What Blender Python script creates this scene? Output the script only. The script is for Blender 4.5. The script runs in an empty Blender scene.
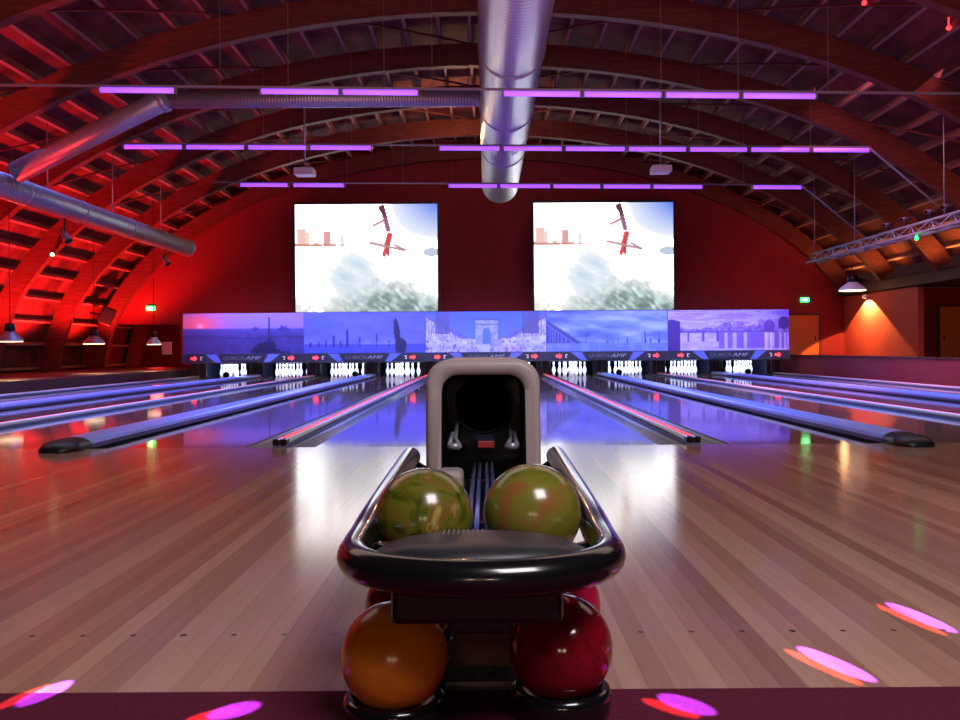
import bpy, bmesh, math, random
import numpy as np
from mathutils import Vector, Matrix
random.seed(7)
SC = bpy.context.scene
COL = SC.collection
PI = math.pi
F, CX, CY, H = 880.0, 486.0, 349.0, 0.765

def X(px, d): return (px - CX) * d / F
def Z(py, d): return H - (py - CY) * d / F
def lin(c):
    return tuple((v/12.92 if v <= .04045 else ((v+.055)/1.055)**2.4) for v in [k/255. for k in c])

# ------------------------------------------------------------------ materials
MATS = {}
def mat(name, rgb=(128,128,128), rough=.5, metal=0., spec=.5, emit=None, strength=0., coat=0., bump=None):
    if name in MATS: return MATS[name]
    m = bpy.data.materials.new(name); m.use_nodes = True
    b = m.node_tree.nodes['Principled BSDF']
    b.inputs['Base Color'].default_value = (*lin(rgb), 1)
    b.inputs['Roughness'].default_value = rough
    b.inputs['Metallic'].default_value = metal
    b.inputs['Specular IOR Level'].default_value = spec
    b.inputs['Coat Weight'].default_value = coat
    b.inputs['Coat Roughness'].default_value = .06
    if emit:
        b.inputs['Emission Color'].default_value = (*lin(emit), 1)
        b.inputs['Emission Strength'].default_value = strength
    MATS[name] = m
    return m
def nodes_of(m):
    nt = m.node_tree
    return nt, nt.nodes['Principled BSDF']
def noise_mix(m, c1, c2, scale=4, stretch=(1,1,1), detail=4, lo=.35, hi=.65, dist=0., rough_var=0.):
    """two-tone mottling in object space"""
    nt, b = nodes_of(m)
    tc = nt.nodes.new('ShaderNodeTexCoord'); mp = nt.nodes.new('ShaderNodeMapping')
    mp.inputs['Scale'].default_value = stretch
    n = nt.nodes.new('ShaderNodeTexNoise'); n.inputs['Scale'].default_value = scale
    n.inputs['Detail'].default_value = detail; n.inputs['Distortion'].default_value = dist
    r = nt.nodes.new('ShaderNodeValToRGB')
    r.color_ramp.elements[0].position = lo; r.color_ramp.elements[1].position = hi
    r.color_ramp.elements[0].color = (*lin(c1),1); r.color_ramp.elements[1].color = (*lin(c2),1)
    nt.links.new(tc.outputs['Object'], mp.inputs['Vector']); nt.links.new(mp.outputs[0], n.inputs['Vector'])
    nt.links.new(n.outputs['Fac'], r.inputs[0]); nt.links.new(r.outputs[0], b.inputs['Base Color'])
    return m

def wood_boards(name, tones, board, length, rough, bumpy=0.):
    m = mat(name, rough=rough, spec=.5)
    nt, b = nodes_of(m); N = nt.nodes.new; L = nt.links.new
    tc = N('ShaderNodeTexCoord'); sp = N('ShaderNodeSeparateXYZ'); L(tc.outputs['Object'], sp.inputs[0])
    def math_(op, a, v=None):
        q = N('ShaderNodeMath'); q.operation = op
        if hasattr(a, 'links'): L(a, q.inputs[0])
        else: q.inputs[0].default_value = a
        if v is not None:
            if hasattr(v, 'links'): L(v, q.inputs[1])
            else: q.inputs[1].default_value = v
        return q.outputs[0]
    bx = math_('DIVIDE', sp.outputs[0], board); fx = math_('FLOOR', bx)
    w0 = N('ShaderNodeTexWhiteNoise'); w0.noise_dimensions = '1D'; L(fx, w0.inputs['W'])
    off = math_('MULTIPLY', w0.outputs['Value'], 7.3)
    by = math_('ADD', math_('DIVIDE', sp.outputs[1], length), off); fy = math_('FLOOR', by)
    cv = N('ShaderNodeCombineXYZ'); L(fx, cv.inputs[0]); L(fy, cv.inputs[1])
    w = N('ShaderNodeTexWhiteNoise'); w.noise_dimensions = '2D'; L(cv.outputs[0], w.inputs['Vector'])
    r = N('ShaderNodeValToRGB'); r.color_ramp.interpolation = 'LINEAR'
    els = r.color_ramp.elements
    while len(els) < len(tones): els.new(.5)
    for i, t in enumerate(tones):
        els[i].position = i/(len(tones)-1); els[i].color = (*lin(t),1)
    L(w.outputs['Value'], r.inputs[0])
    mp = N('ShaderNodeMapping'); mp.inputs['Scale'].default_value = (60, 2.2, 1); L(tc.outputs['Object'], mp.inputs[0])
    n = N('ShaderNodeTexNoise'); n.inputs['Scale'].default_value = 1.; n.inputs['Detail'].default_value = 4; L(mp.outputs[0], n.inputs['Vector'])
    g = N('ShaderNodeMapRange'); g.inputs[3].default_value = .84; g.inputs[4].default_value = 1.14; L(n.outputs['Fac'], g.inputs[0])
    # thin joint line between boards
    fr = math_('FRACT', bx); e = math_('LESS_THAN', fr, .03); jn = math_('SUBTRACT', 1., math_('MULTIPLY', e, .22))
    mul = math_('MULTIPLY', g.outputs[0], jn)
    mx = N('ShaderNodeMix'); mx.data_type = 'RGBA'; mx.blend_type = 'MULTIPLY'; mx.inputs['Factor'].default_value = 1.
    L(r.outputs[0], mx.inputs[6]); L(mul, mx.inputs[7]); L(mx.outputs[2], b.inputs['Base Color'])
    return m

def marble(name, stops, scale=9., dist=2.6, rough=.2):
    m = mat(name, rough=rough, spec=.5, coat=.2); m.node_tree.nodes['Principled BSDF'].inputs['Coat Roughness'].default_value = .12
    nt, b = nodes_of(m); N = nt.nodes.new; L = nt.links.new
    tc = N('ShaderNodeTexCoord')
    n0 = N('ShaderNodeTexNoise'); n0.inputs['Scale'].default_value = scale; n0.inputs['Detail'].default_value = 5
    n0.inputs['Distortion'].default_value = dist
    oi = N('ShaderNodeObjectInfo'); ad = N('ShaderNodeVectorMath'); ad.operation = 'ADD'
    L(tc.outputs['Object'], ad.inputs[0]); L(oi.outputs['Random'], ad.inputs[1]); L(ad.outputs[0], n0.inputs['Vector'])
    r = N('ShaderNodeValToRGB'); els = r.color_ramp.elements
    while len(els) < len(stops): els.new(.5)
    for i, (p, c) in enumerate(stops):
        els[i].position = p; els[i].color = (*lin(c),1)
    L(n0.outputs['Fac'], r.inputs[0]); L(r.outputs[0], b.inputs['Base Color'])
    return m

def picture_mat(name, emission=None, rough=.35):
    m = mat(name, rough=rough)
    nt, b = nodes_of(m)
    a = nt.nodes.new('ShaderNodeVertexColor'); a.layer_name = 'picture'
    if emission is None:
        nt.links.new(a.outputs[0], b.inputs['Base Color'])
    else:
        b.inputs['Base Color'].default_value = (.01,.01,.01,1)
        nt.links.new(a.outputs[0], b.inputs['Emission Color']); b.inputs['Emission Strength'].default_value = emission
    return m

# ------------------------------------------------------------------ mesh helpers
def BM(): return bmesh.new()
def box(bm, x0, x1, y0, y1, z0, z1, bev=0., seg=2):
    vs = [bm.verts.new(p) for p in ((x0,y0,z0),(x1,y0,z0),(x1,y1,z0),(x0,y1,z0),(x0,y0,z1),(x1,y0,z1),(x1,y1,z1),(x0,y1,z1))]
    fs = [bm.faces.new([vs[i] for i in q]) for q in ((3,2,1,0),(4,5,6,7),(0,1,5,4),(1,2,6,5),(2,3,7,6),(3,0,4,7))]
    if bev:
        es = list({e for f in fs for e in f.edges})
        bmesh.ops.bevel(bm, geom=es, offset=bev, segments=seg, affect='EDGES', profile=.5)
    return bm
def tube(bm, pts, r, n=12, cap=True, smooth=True):
    pts = [Vector(p) for p in pts]; rings = []
    rr = r if isinstance(r, (list, tuple)) else [r]*len(pts)
    up = None
    for i, p in enumerate(pts):
        t = (pts[min(i+1,len(pts)-1)] - pts[max(i-1,0)]).normalized()
        if up is None:
            up = Vector((0,0,1)) if abs(t.z) < .9 else Vector((1,0,0))
        a = t.cross(up).normalized(); b2 = a.cross(t).normalized(); up = b2
        rings.append([bm.verts.new(p + rr[i]*(math.cos(2*PI*k/n)*a + math.sin(2*PI*k/n)*b2)) for k in range(n)])
    for q in range(len(rings)-1):
        for k in range(n):
            f = bm.faces.new((rings[q][k], rings[q][(k+1)%n], rings[q+1][(k+1)%n], rings[q+1][k])); f.smooth = smooth
    if cap:
        bm.faces.new(rings[0][::-1]); bm.faces.new(rings[-1])
    return bm
def lathe(bm, prof, n=24, c=(0,0,0), axis='z'):
    rings = []
    def P(r, h, a):
        if axis == 'z': return (c[0]+r*math.cos(a), c[1]+r*math.sin(a), c[2]+h)
        return (c[0]+r*math.cos(a), c[1]+h, c[2]+r*math.sin(a))
    for r, h in prof:
        if r < 1e-6: rings.append([bm.verts.new(P(0,h,0))])
        else: rings.append([bm.verts.new(P(r,h,2*PI*k/n)) for k in range(n)])
    for A, B in zip(rings, rings[1:]):
        for k in range(n):
            if len(A) == 1 and len(B) == 1: continue
            if len(A) == 1: f = bm.faces.new((A[0], B[(k+1)%n], B[k]))
            elif len(B) == 1: f = bm.faces.new((A[k], A[(k+1)%n], B[0]))
            else: f = bm.faces.new((A[k], A[(k+1)%n], B[(k+1)%n], B[k]))
            f.smooth = True
    return bm
def extrude_profile(bm, prof, axis, s0, s1, closed=True, caps=True, smooth=False):
    """prof: (u,v); axis 'y' -> u=x, v=z"""
    def P(u, v, s): return {'y': (u, s, v), 'x': (s, u, v), 'z': (u, v, s)}[axis]
    A = [bm.verts.new(P(u,v,s0)) for u,v in prof]; B = [bm.verts.new(P(u,v,s1)) for u,v in prof]
    n = len(prof)
    for k in range(n if closed else n-1):
        f = bm.faces.new((A[k], A[(k+1)%n], B[(k+1)%n], B[k])); f.smooth = smooth
    if caps and closed:
        bm.faces.new(A[::-1]); bm.faces.new(B)
    return bm
def sphere(bm, c, r, u=48, v=24):
    bmesh.ops.create_uvsphere(bm, u_segments=u, v_segments=v, radius=r, matrix=Matrix.Translation(c))
    for f in bm.faces: f.smooth = True
    return bm
def rrect(x0, x1, z0, z1, r, seg=6, bottom=False):
    pts = []
    cs = [(x1-r, z1-r, 0), (x0+r, z1-r, 90)]
    if bottom: cs += [(x0+r, z0+r, 180), (x1-r, z0+r, 270)]
    for cx, cz, a0 in cs:
        for k in range(seg+1):
            a = math.radians(a0 + 90*k/seg); pts.append((cx+r*math.cos(a), cz+r*math.sin(a)))
    if not bottom: pts += [(x0, z0), (x1, z0)]
    return pts

def root_loc(o):
    v = Vector((0,0,0))
    while o is not None: v += o.location; o = o.parent
    return v
def obj(name, bm, m, parent=None, loc=None, normals=True):
    """bm in world coordinates (re-based on the thing's origin)"""
    if normals: bmesh.ops.recalc_face_normals(bm, faces=bm.faces[:])
    off = root_loc(parent) if parent else Vector(loc or (0,0,0))
    if off.length: bmesh.ops.translate(bm, verts=bm.verts[:], vec=-off)
    me = bpy.data.meshes.new(name); bm.to_mesh(me); bm.free()
    me.materials.append(m)
    o = bpy.data.objects.new(name, me); COL.objects.link(o)
    if parent: o.parent = parent
    elif loc: o.location = loc
    return o
def tag(o, label, cat, group=None):
    o['label'] = label; o['category'] = cat
    if group: o['group'] = group
    return o
def thing(name, label, cat, loc=(0,0,0), group=None):
    o = bpy.data.objects.new(name, None); COL.objects.link(o); o.location = loc; o.empty_display_size = .1
    return tag(o, label, cat, group)
def struct(name, bm, m, label=None, parent=None):
    o = obj(name, bm, m, parent); 
    if parent is None: o['kind'] = 'structure'
    if label: o['label'] = label
    return o
def dup(root, loc, label, group=None):
    r = root.copy(); COL.objects.link(r); r.location = loc; r['label'] = label
    if group: r['group'] = group
    for ch in list(root.children):
        c = ch.copy(); COL.objects.link(c); c.parent = r
        for g in list(ch.children):
            d = g.copy(); COL.objects.link(d); d.parent = c
    return r
def picture(name, fn, w, h, nx, nz, center, m, parent, boost=0):
    """flat printed / projected picture: a fine grid with one colour per cell"""
    us = (np.arange(nx)+.5)/nx; vs = (np.arange(nz)+.5)/nz
    U, V = np.meshgrid(us, vs)
    rgb = np.clip(fn(U, V), 0, 255)/255.
    rgb = np.where(rgb <= .04045, rgb/12.92, ((rgb+.055)/1.055)**2.4)
    if boost:   # projected white is far brighter than the tinted parts of the picture
        k = np.clip((rgb.min(-1)-.80)/.2, 0, 1); rgb = rgb*(1 + (boost-1)*k**2)[..., None]
    off = root_loc(parent)
    gx = np.linspace(-w/2, w/2, nx+1) + center[0] - off.x; gz = np.linspace(-h/2, h/2, nz+1) + center[2] - off.z
    verts = [(x, center[1]-off.y, z) for z in gz for x in gx]
    W = nx+1
    faces = [(j*W+i, j*W+i+1, (j+1)*W+i+1, (j+1)*W+i) for j in range(nz) for i in range(nx)]
    me = bpy.data.meshes.new(name); me.from_pydata(verts, [], faces)
    ca = me.color_attributes.new('picture', 'FLOAT_COLOR', 'CORNER')
    flat = np.ones((nx*nz, 4, 4)); flat[:, :, :3] = rgb.reshape(-1, 1, 3)
    ca.data.foreach_set('color', flat.astype(np.float32).ravel())
    me.materials.append(m)
    o = bpy.data.objects.new(name, me); COL.objects.link(o); o.parent = parent
    return o
def light(kind, name, loc, target, energy, color, size=.1, sy=None, spot=None, blend=.2, spread=None):
    l = bpy.data.lights.new(name, kind); l.energy = energy; l.color = lin(color)
    if kind == 'AREA':
        l.size = size
        if sy: l.shape = 'RECTANGLE'; l.size_y = sy
        if spread: l.spread = math.radians(spread)
    else: l.shadow_soft_size = size
    if kind == 'SPOT': l.spot_size = math.radians(spot); l.spot_blend = blend
    o = bpy.data.objects.new(name, l); COL.objects.link(o); o.location = loc
    if target is not None:
        d = Vector(target) - Vector(loc); o.rotation_euler = d.to_track_quat('-Z', 'Y').to_euler()
    return o

# ------------------------------------------------------------------ palette
M_appr = wood_boards('approach_wood', [(144,104,90),(172,132,114),(156,116,102),(188,150,130),(150,110,96)], .06, 60., .13)
M_lane = wood_boards('lane_wood', [(118,92,84),(132,104,94),(124,98,90),(142,112,100)], .04, 2.4, .06)
M_lane.node_tree.nodes['Principled BSDF'].inputs['Specular IOR Level'].default_value = .36
M_carpet = noise_mix(mat('maroon_carpet', rough=.95, spec=.1), (78,24,44), (92,30,52), scale=160, detail=2)
M_dark = mat('black_plastic', (16,16,18), .35)
M_void = mat('black_void', (5,5,6), .9, spec=.05)
M_gloss = mat('gloss_black', (14,13,16), .16, coat=.4)
M_chrome = mat('black_gloss_tube', (14,14,17), .18, spec=.5, coat=.3)
M_pad = noise_mix(mat('charcoal_pad', rough=.42), (28,28,34), (36,36,42), scale=90, detail=2)
M_hood = mat('grey_beige_plastic', (168,152,152), .42)
M_steel = mat('galvanised_steel', (165,165,178), .36, metal=.55)
M_rail = mat('pale_metal_rail', (222,226,238), .3, metal=.1)
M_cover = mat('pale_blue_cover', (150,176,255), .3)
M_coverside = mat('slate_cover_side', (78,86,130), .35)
M_gutter = mat('grey_gutter', (128,130,142), .28, metal=.25)
M_red = noise_mix(mat('red_wall_paint', rough=.75, spec=.2), (122,36,46), (114,32,42), scale=1.2)
M_maroon = mat('maroon_paint', (122,44,58), .55)
M_darkmaroon = mat('dark_maroon_paint', (58,26,38), .6)
M_rib = noise_mix(mat('red_brown_timber', rough=.6, spec=.25), (104,48,44), (84,38,34), scale=3, stretch=(1,1,6))
M_plank = noise_mix(mat('roof_plank', rough=.8, spec=.15), (108,56,54), (74,36,38), scale=1.6, detail=5)
M_purlin = mat('pale_purlin_timber', (132,92,88), .7)
M_tubeon = mat('violet_tube_glow', (200,170,255), .4, emit=(146,70,255), strength=1.5)
M_wire = mat('dull_wire', (110,90,92), .6)
M_batten = mat('grey_batten', (120,110,120), .5)
M_pin = mat('white_pin_plastic', (235,238,245), .25)
M_redled = mat('red_lamp_glow', (255,60,60), .4, emit=(255,40,45), strength=5.)
M_redstrip = mat('red_strip_glow', (255,60,80), .4, emit=(255,60,90), strength=1.3)
M_green = mat('green_sign_glow', (40,200,90), .4, emit=(30,230,90), strength=7.)
M_whitelamp = mat('warm_lamp_glow', (255,235,210), .4, emit=(255,214,170), strength=5.)
M_white = mat('white_enamel', (225,222,218), .4)
M_lampblack = mat('black_enamel', (18,16,18), .4)
M_door = mat('orange_brown_door', (186,104,58), .5)

# ------------------------------------------------------------------ vault
A_, B_ = 12.0, 6.77
Y_FOUL, Y_EDGE, Y_BACK = 6.94, 1.97, 27.95
def ell(th, off=0.):
    c, s = math.cos(th), math.sin(th)
    nx, nz = c/A_, s/B_; l = math.hypot(nx, nz)
    return A_*c + off*nx/l, B_*s + off*nz/l
TH_R = math.asin(2.6/B_)          # the right side springs from a beam
TH_L = PI
def arc(off, n=64, t0=TH_R, t1=TH_L): return [ell(t0+(t1-t0)*k/n, off) for k in range(n+1)]
def arch_prof(o0, o1, n=64, t1=TH_L): return arc(o0, n, t1=t1) + arc(o1, n, t1=t1)[::-1]

bm = BM(); extrude_profile(bm, arch_prof(.66, .78), 'y', -7, 31.6)
ceiling = struct('ceiling', bm, M_plank, 'dark red-brown plank vault of the hall')
# purlins under the planks
NPUR = 43
ths = []
cum = [0.]; pts = [ell(TH_R + (TH_L-TH_R)*k/600, .5) for k in range(601)]
for a, b in zip(pts, pts[1:]): cum.append(cum[-1] + math.hypot(b[0]-a[0], b[1]-a[1]))
for k in range(NPUR):
    s = cum[-1]*(k+.5)/NPUR; i = next(j for j in range(601) if cum[j] >= s); ths.append(TH_R + (TH_L-TH_R)*i/600)
for th in ths:
    bm = BM(); x, z = ell(th, .46); x1, z1 = ell(th, .67)
    n = Vector((x1-x, z1-z)).normalized(); t = Vector((-n.y, n.x))*.03
    extrude_profile(bm, [(x-t.x,z-t.y),(x+t.x,z+t.y),(x1+t.x,z1+t.y),(x1-t.x,z1-t.y)], 'y', 3., 31.5)
    obj('purlin', bm, M_purlin, ceiling)
RIBS = [6.7, 9.7, 12.7, 15.7, 18.65, 21.6, 24.7, 27.7]
def brace(y0, y1, t0, t1):
    bm = BM(); n = 10; prev = None; P = []
    for k in range(n+1):
        f = k/n; x, z = ell(t0+(t1-t0)*f, .42); P.append((x, y0+(y1-y0)*f, z))
    tube(bm, P, .025, 6); obj('brace', bm, M_rib, ceiling)
for i in range(2, 7):
    for t in (.55, .9, 1.25):
        brace(RIBS[i]+.08, RIBS[i+1]-.08, t, t+.3); brace(RIBS[i]+.08, RIBS[i+1]-.08, PI-t, PI-t-.3)
rib_lab = ['arched timber roof beam nearest the camera, just overhead', 'second arched timber roof beam from the camera, out of the top of the view',
  'arched timber roof beam cutting only the two top corners of the picture', 'topmost arched timber roof beam crossing the picture in front of the nearest violet tubes',
  'arched timber roof beam next behind the topmost full arch', 'middle arched timber roof beam just above the second row of violet tubes',
  'arched timber roof beam with the warm glow beside the round duct', 'rearmost arched timber roof beam lying against the red back wall']
for i, y in enumerate(RIBS):
    if i == 0: continue
    bm = BM(); extrude_profile(bm, arch_prof(0, .45), 'y', y-.09, y+.09)
    ob = obj('roof_beam', bm, M_rib, None, (0, y, 0)); tag(ob, rib_lab[i], 'roof beam', 'arched roof beams')
    bm = BM(); extrude_profile(bm, arch_prof(-.018, .014), 'y', y-.10, y+.10); obj('beam_flange', bm, M_rib, ob)
bm = BM(); extrude_profile(bm, [ell(PI-.5+ (0.5)*k/12, 0) for k in range(13)] + [ell(PI-.5+(.5)*k/12, .45) for k in range(12,-1,-1)], 'y', 30.4, 30.6)
ob = obj('roof_beam', bm, M_rib, None, (0, 30.5, 0)); tag(ob, 'foot of an arched roof beam seen through the low opening left of the back wall', 'roof beam', 'arched roof beams')

# ------------------------------------------------------------------ floors and walls
def dots(bm, y, n0, z):
    for lane in range(-6, 6):
        for k in range(7):
            x = (lane+.5)*1.64 + (k-3)*.136
            r = .0075 if k != 3 else .0095
            vs = [bm.verts.new((x+r*math.cos(a*PI/4), y+r*math.sin(a*PI/4), z)) for a in range(8)]
            bm.faces.new(vs)
bm = BM(); box(bm, -13, 14, Y_EDGE, Y_FOUL, -.12, 0)
fl = struct('floor', bm, M_appr, 'light wooden approach floor in front of the lanes')
bm = BM(); dots(bm, 2.37, 0, .0006); o = obj('guide_dots', bm, mat('brown_dot', (48,32,28), .5), fl); o['kind'] = 'stuff'; o['label'] = 'row of small dark dots'
bm = BM(); box(bm, -13, 14, -7, Y_EDGE, -.12, 0.002); struct('floor_carpet', bm, M_carpet, 'maroon carpet at the near edge')
bm = BM(); box(bm, -13, 18, Y_FOUL, 31.6, -.4, -.16); struct('floor_base', bm, mat('dark_concrete', (40,36,38), .8))
bm = BM(); box(bm, 8.25, 18, Y_FOUL, 31.6, -.16, -.001); struct('floor_aisle', bm, mat('aisle_floor', (70,34,36), .5))
bm = BM(); box(bm, -8.75, -8.25, Y_FOUL, 26.4, -.16, -.001); struct('floor_edge', bm, M_dark)
bm = BM(); box(bm, -12.9, -8.75, Y_FOUL+.3, 31.5, -.16, .23); struct('floor_platform', bm, M_darkmaroon, 'low dark platform along the left side')
bm = BM(); box(bm, 8.85, 9.02, Y_FOUL+.2, Y_BACK-.1, 0, .5); struct('wall_kerb', bm, M_maroon, 'low maroon wall on the right of the lanes')
bm = BM(); box(bm, 8.82, 9.05, Y_FOUL+.2, Y_BACK-.1, .5, .54); struct('trim_1', bm, M_darkmaroon)

# back wall, with a low opening on the left
bm = BM()
prof = [(-9.7,-.16),(-9.7,1.62),(-12.6,1.62)] + [p for p in arc(.7, 60)[::-1] if p[1] > 1.62] + [(13,2.6),(17.5,2.6),(17.5,-.16)]
extrude_profile(bm, prof, 'y', Y_BACK, Y_BACK+.15); struct('wall_back', bm, M_red, 'red end wall under the vault')
bm = BM(); box(bm, -14, 13, 31.6, 31.7, -.2, 8); struct('wall_far', bm, mat('far_dark_red', (92,18,22), .8))
bm = BM(); box(bm, -14, 18, -7.1, -7, -.2, 8.5); struct('wall_rear', bm, mat('rear_wall', (80,50,52), .8))
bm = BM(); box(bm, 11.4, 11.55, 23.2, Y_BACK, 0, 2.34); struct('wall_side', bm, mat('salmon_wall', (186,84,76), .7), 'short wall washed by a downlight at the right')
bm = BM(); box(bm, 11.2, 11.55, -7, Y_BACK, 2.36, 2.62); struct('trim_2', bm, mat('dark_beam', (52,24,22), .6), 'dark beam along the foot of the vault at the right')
bm = BM(); box(bm, 11.3, 17.6, -7, Y_BACK, 2.62, 2.7); struct('ceiling_aisle', bm, mat('aisle_ceiling', (60,30,28), .8))
bm = BM(); box(bm, 17.5, 17.6, -7, Y_BACK, 0, 2.7); struct('wall_right', bm, mat('aisle_wall', (120,38,36), .7))
# doors
def door(name, x0, x1, zt, y, handle):
    bm = BM(); box(bm, x0, x1, y-.05, y-.005, 0.0, zt, .006); d = struct(name, bm, M_door, 'orange-brown door')
    bm = BM(); box(bm, x0-.08, x0, y-.07, y-.002, 0, zt+.08); box(bm, x1, x1+.08, y-.07, y-.002, 0, zt+.08); box(bm, x0, x1, y-.07, y-.002, zt, zt+.08)
    obj('door_frame', bm, mat('dark_door_frame', (60,26,24), .5), d)
    bm = BM(); box(bm, handle, handle+.03, y-.1, y-.05, .95, 1.1, .005); obj('door_handle', bm, M_lampblack, d)
door('door_1', 9.5, 10.55, 1.76, Y_BACK, 10.42)
door('door_2', 14.4, 15.5, 2.0, Y_BACK, 14.5)

# ------------------------------------------------------------------ lanes
P = 1.64; LW = .535; GO = .765
def lane_tag(k):
    side = 'left' if k < 0 else 'right'; n = -k-1 if k < 0 else k
    return side, ['first','second','third','fourth','fifth'][n]
Y_END = 26.45
def gutter_prof(x0, x1):
    pts = [(x0 + (x1-x0)*t, -.012 - .085*math.sin(PI*t)) for t in [i/8 for i in range(9)]]
    return pts + [(x1, -.13), (x0, -.13)]
bm0 = None; lane0 = None
for k in range(-5, 5):
    c = (k+.5)*P; side, n = lane_tag(k)
    lab = f'glossy wooden bowling lane, {n} one to the {side} of the ball return'
    if lane0 is None:
        lane0 = thing('bowling_lane', lab, 'bowling lane', (c, Y_FOUL, 0), 'bowling lanes')
        bm = BM(); box(bm, c-LW, c+LW, Y_FOUL+.002, Y_END, -.16, -.002); obj('lane_bed', bm, M_lane, lane0)
        for s in (-1, 1):
            bm = BM(); a, b = sorted((c+s*LW, c+s*GO)); extrude_profile(bm, gutter_prof(a, b), 'y', Y_FOUL+.002, Y_END, smooth=True); obj('gutter', bm, M_gutter, lane0)
    else: dup(lane0, (c, Y_FOUL, 0), lab, 'bowling lanes')

# dividers without ball track (odd) and ball track covers (even)
def ordn(j): return {1:'first',3:'second',5:'third'}[j]
for j in (-5,-3,-1,1,3,5):
    x = j*P; side = 'left' if j < 0 else 'right'; s = -1 if j < 0 else 1
    t = thing('lane_divider', f'flat metal lane divider with a red light line, {ordn(abs(j))} one {side} of the ball return', 'lane divider', (x, Y_FOUL, 0), 'flat lane dividers')
    bm = BM(); box(bm, x-.051, x+.051, Y_FOUL+.003, 25.1, -.15, .012, .004); obj('base', bm, M_coverside, t)
    bm = BM(); tube(bm, [(x-s*.026, Y_FOUL+.12, .034), (x-s*.026, 25., .034)], .023, 12); obj('rail', bm, M_rail, t)
    for q in (-1, 1):
        bm = BM(); box(bm, x+q*.03-.026, x+q*.03+.026, Y_FOUL+.02, Y_FOUL+.13, .012, .062, .008); obj('end_post', bm, M_gloss, t)
    bm = BM(); box(bm, x+s*.032-.010, x+s*.032+.010, Y_FOUL+.14, 25., .012, .052, .004); obj('light_strip', bm, M_redstrip, t)
def cover_prof(x, w=.145, h=.085):
    top = [(x + w*math.cos(a), .035 + (h-.035)*math.sin(a)**.42) for a in [PI*i/12 for i in range(13)]]
    return top
for j in (-4,-2,0,2,4):
    x = j*P; side = 'left' if j < 0 else 'right'
    lab = 'raised pale blue ball track cover hidden behind the ball return hood' if j == 0 else \
      f'raised pale blue ball track cover with black nose, {"nearest" if abs(j)==2 else "farther"} one {side} of the ball return'
    t = thing('ball_track_cover', lab, 'ball track cover', (x, Y_FOUL, 0), 'ball track covers')
    y0 = Y_FOUL + (.03 if j else .6)
    bm = BM(); extrude_profile(bm, cover_prof(x) + [(x-.125,.035),(x+.125,.035)][:0], 'y', y0, 25.1, closed=True, smooth=False); obj('cover', bm, M_cover, t)
    bm = BM(); box(bm, x-.15, x+.15, y0, 25.1, .001, .034); obj('side_skirt', bm, M_coverside, t)
    bm = BM()
    secs = [(0.,.4,.3),(.04,.8,.7),(.12,.98,.93),(.35,1.03,1.04)]
    rings = [[bm.verts.new((x+.15*w_*math.cos(a), y0-.34+dy, .0 + .088*h_*max(0,math.sin(a))**.6)) for a in [PI*i/14 for i in range(15)]] for dy, w_, h_ in secs]
    for a, b in zip(rings, rings[1:]):
        for q in range(14): f = bm.faces.new((a[q],a[q+1],b[q+1],b[q])); f.smooth = True
        bm.faces.new((a[14],a[0],b[0],b[14]))
    bm.faces.new(rings[0]); bm.faces.new(rings[-1]); obj('nose', bm, mat('matt_black_rubber', (14,14,16), .45), t)

# ------------------------------------------------------------------ pins
prof = [(0,0),(.026,0),(.0287,.006),(.0355,.02),(.047,.055),(.056,.085),(.0605,.114),(.059,.14),(.0525,.17),(.042,.2),(.031,.226),(.0245,.248),(.0232,.262),(.0245,.285),(.0288,.31),(.0318,.335),(.0315,.352),(.0275,.37),(.018,.379),(0,.381)]
bm = BM(); lathe(bm, prof, 16)
# two red neck bands
me_pin = bpy.data.meshes.new('bowling_pin'); bmesh.ops.recalc_face_normals(bm, faces=bm.faces[:])
for f in bm.faces:
    z = f.calc_center_median().z
bm.to_mesh(me_pin); bm.free(); me_pin.materials.append(M_pin)
Y_HEAD = Y_FOUL + 18.35
for k in range(-5, 5):
    c = (k+.5)*P; side, n = lane_tag(k)
    for row in range(4):
        for q in range(row+1):
            o = bpy.data.objects.new('bowling_pin', me_pin); COL.objects.link(o)
            o.location = (c + (q-row/2)*.3048, Y_HEAD + row*.264, 0)
            tag(o, f'one of ten white pins racked on the {n} lane {side} of the ball return', 'bowling pin', f'pins on the {n} lane {side} of the ball return')
            o.location.z = -.002
# dark balls lying at the pins (four lanes)
bm = BM(); sphere(bm, (0,0,0), .088, 24, 14)
gb = None
for k, px in ((-5,226),(-3,355),(2,619),(4,748)):
    side, n = lane_tag(k); y = Y_HEAD-.5
    loc = (X(px, y), y, -.002+.088)
    if gb is None: gb = obj('bowling_ball', bm, mat('dull_black_ball', (8,8,10), .5, spec=.2), None); gb.location = loc; o = gb
    else: o = gb.copy(); COL.objects.link(o); o.location = loc
    tag(o, f'small dark ball before the pins, {n} lane {side} of the ball return', 'ball', 'dark balls by the pins')

# kickback dividers between pin decks
M_kick = mat('blue_black_divider', (34,38,62), .4)
for j in range(-5, 6):
    x = j*P; w = .14
    side = 'left' if j < 0 else 'right'
    lab = 'dark upright divider at the pin decks straight behind the ball return' if j == 0 else f'dark upright divider between pin decks, {["first","second","third","fourth","fifth"][abs(j)-1]} one {side} of the ball return'
    t = thing('pin_deck_divider', lab, 'divider', (x, 25.2, 0), 'pin deck dividers')
    bm = BM(); box(bm, x-.05, x+.05, 25.12, 27.2, -.1, .42, .01); obj('panel', bm, M_kick, t)
    bm = BM(); box(bm, x-.2, x-.06, 25.14, 25.2, 0.0, .42, .01); obj('curtain_flap', bm, M_dark, t)
    bm = BM(); box(bm, x+.06, x+.2, 25.14, 25.2, 0., .42, .01); obj('curtain_flap', bm, M_dark, t)
bm = BM(); box(bm, -8.4, 8.4, 26.9, 27.0, -.16, .6); struct('wall_pit', bm, M_void, 'black curtain behind the pins')
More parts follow.
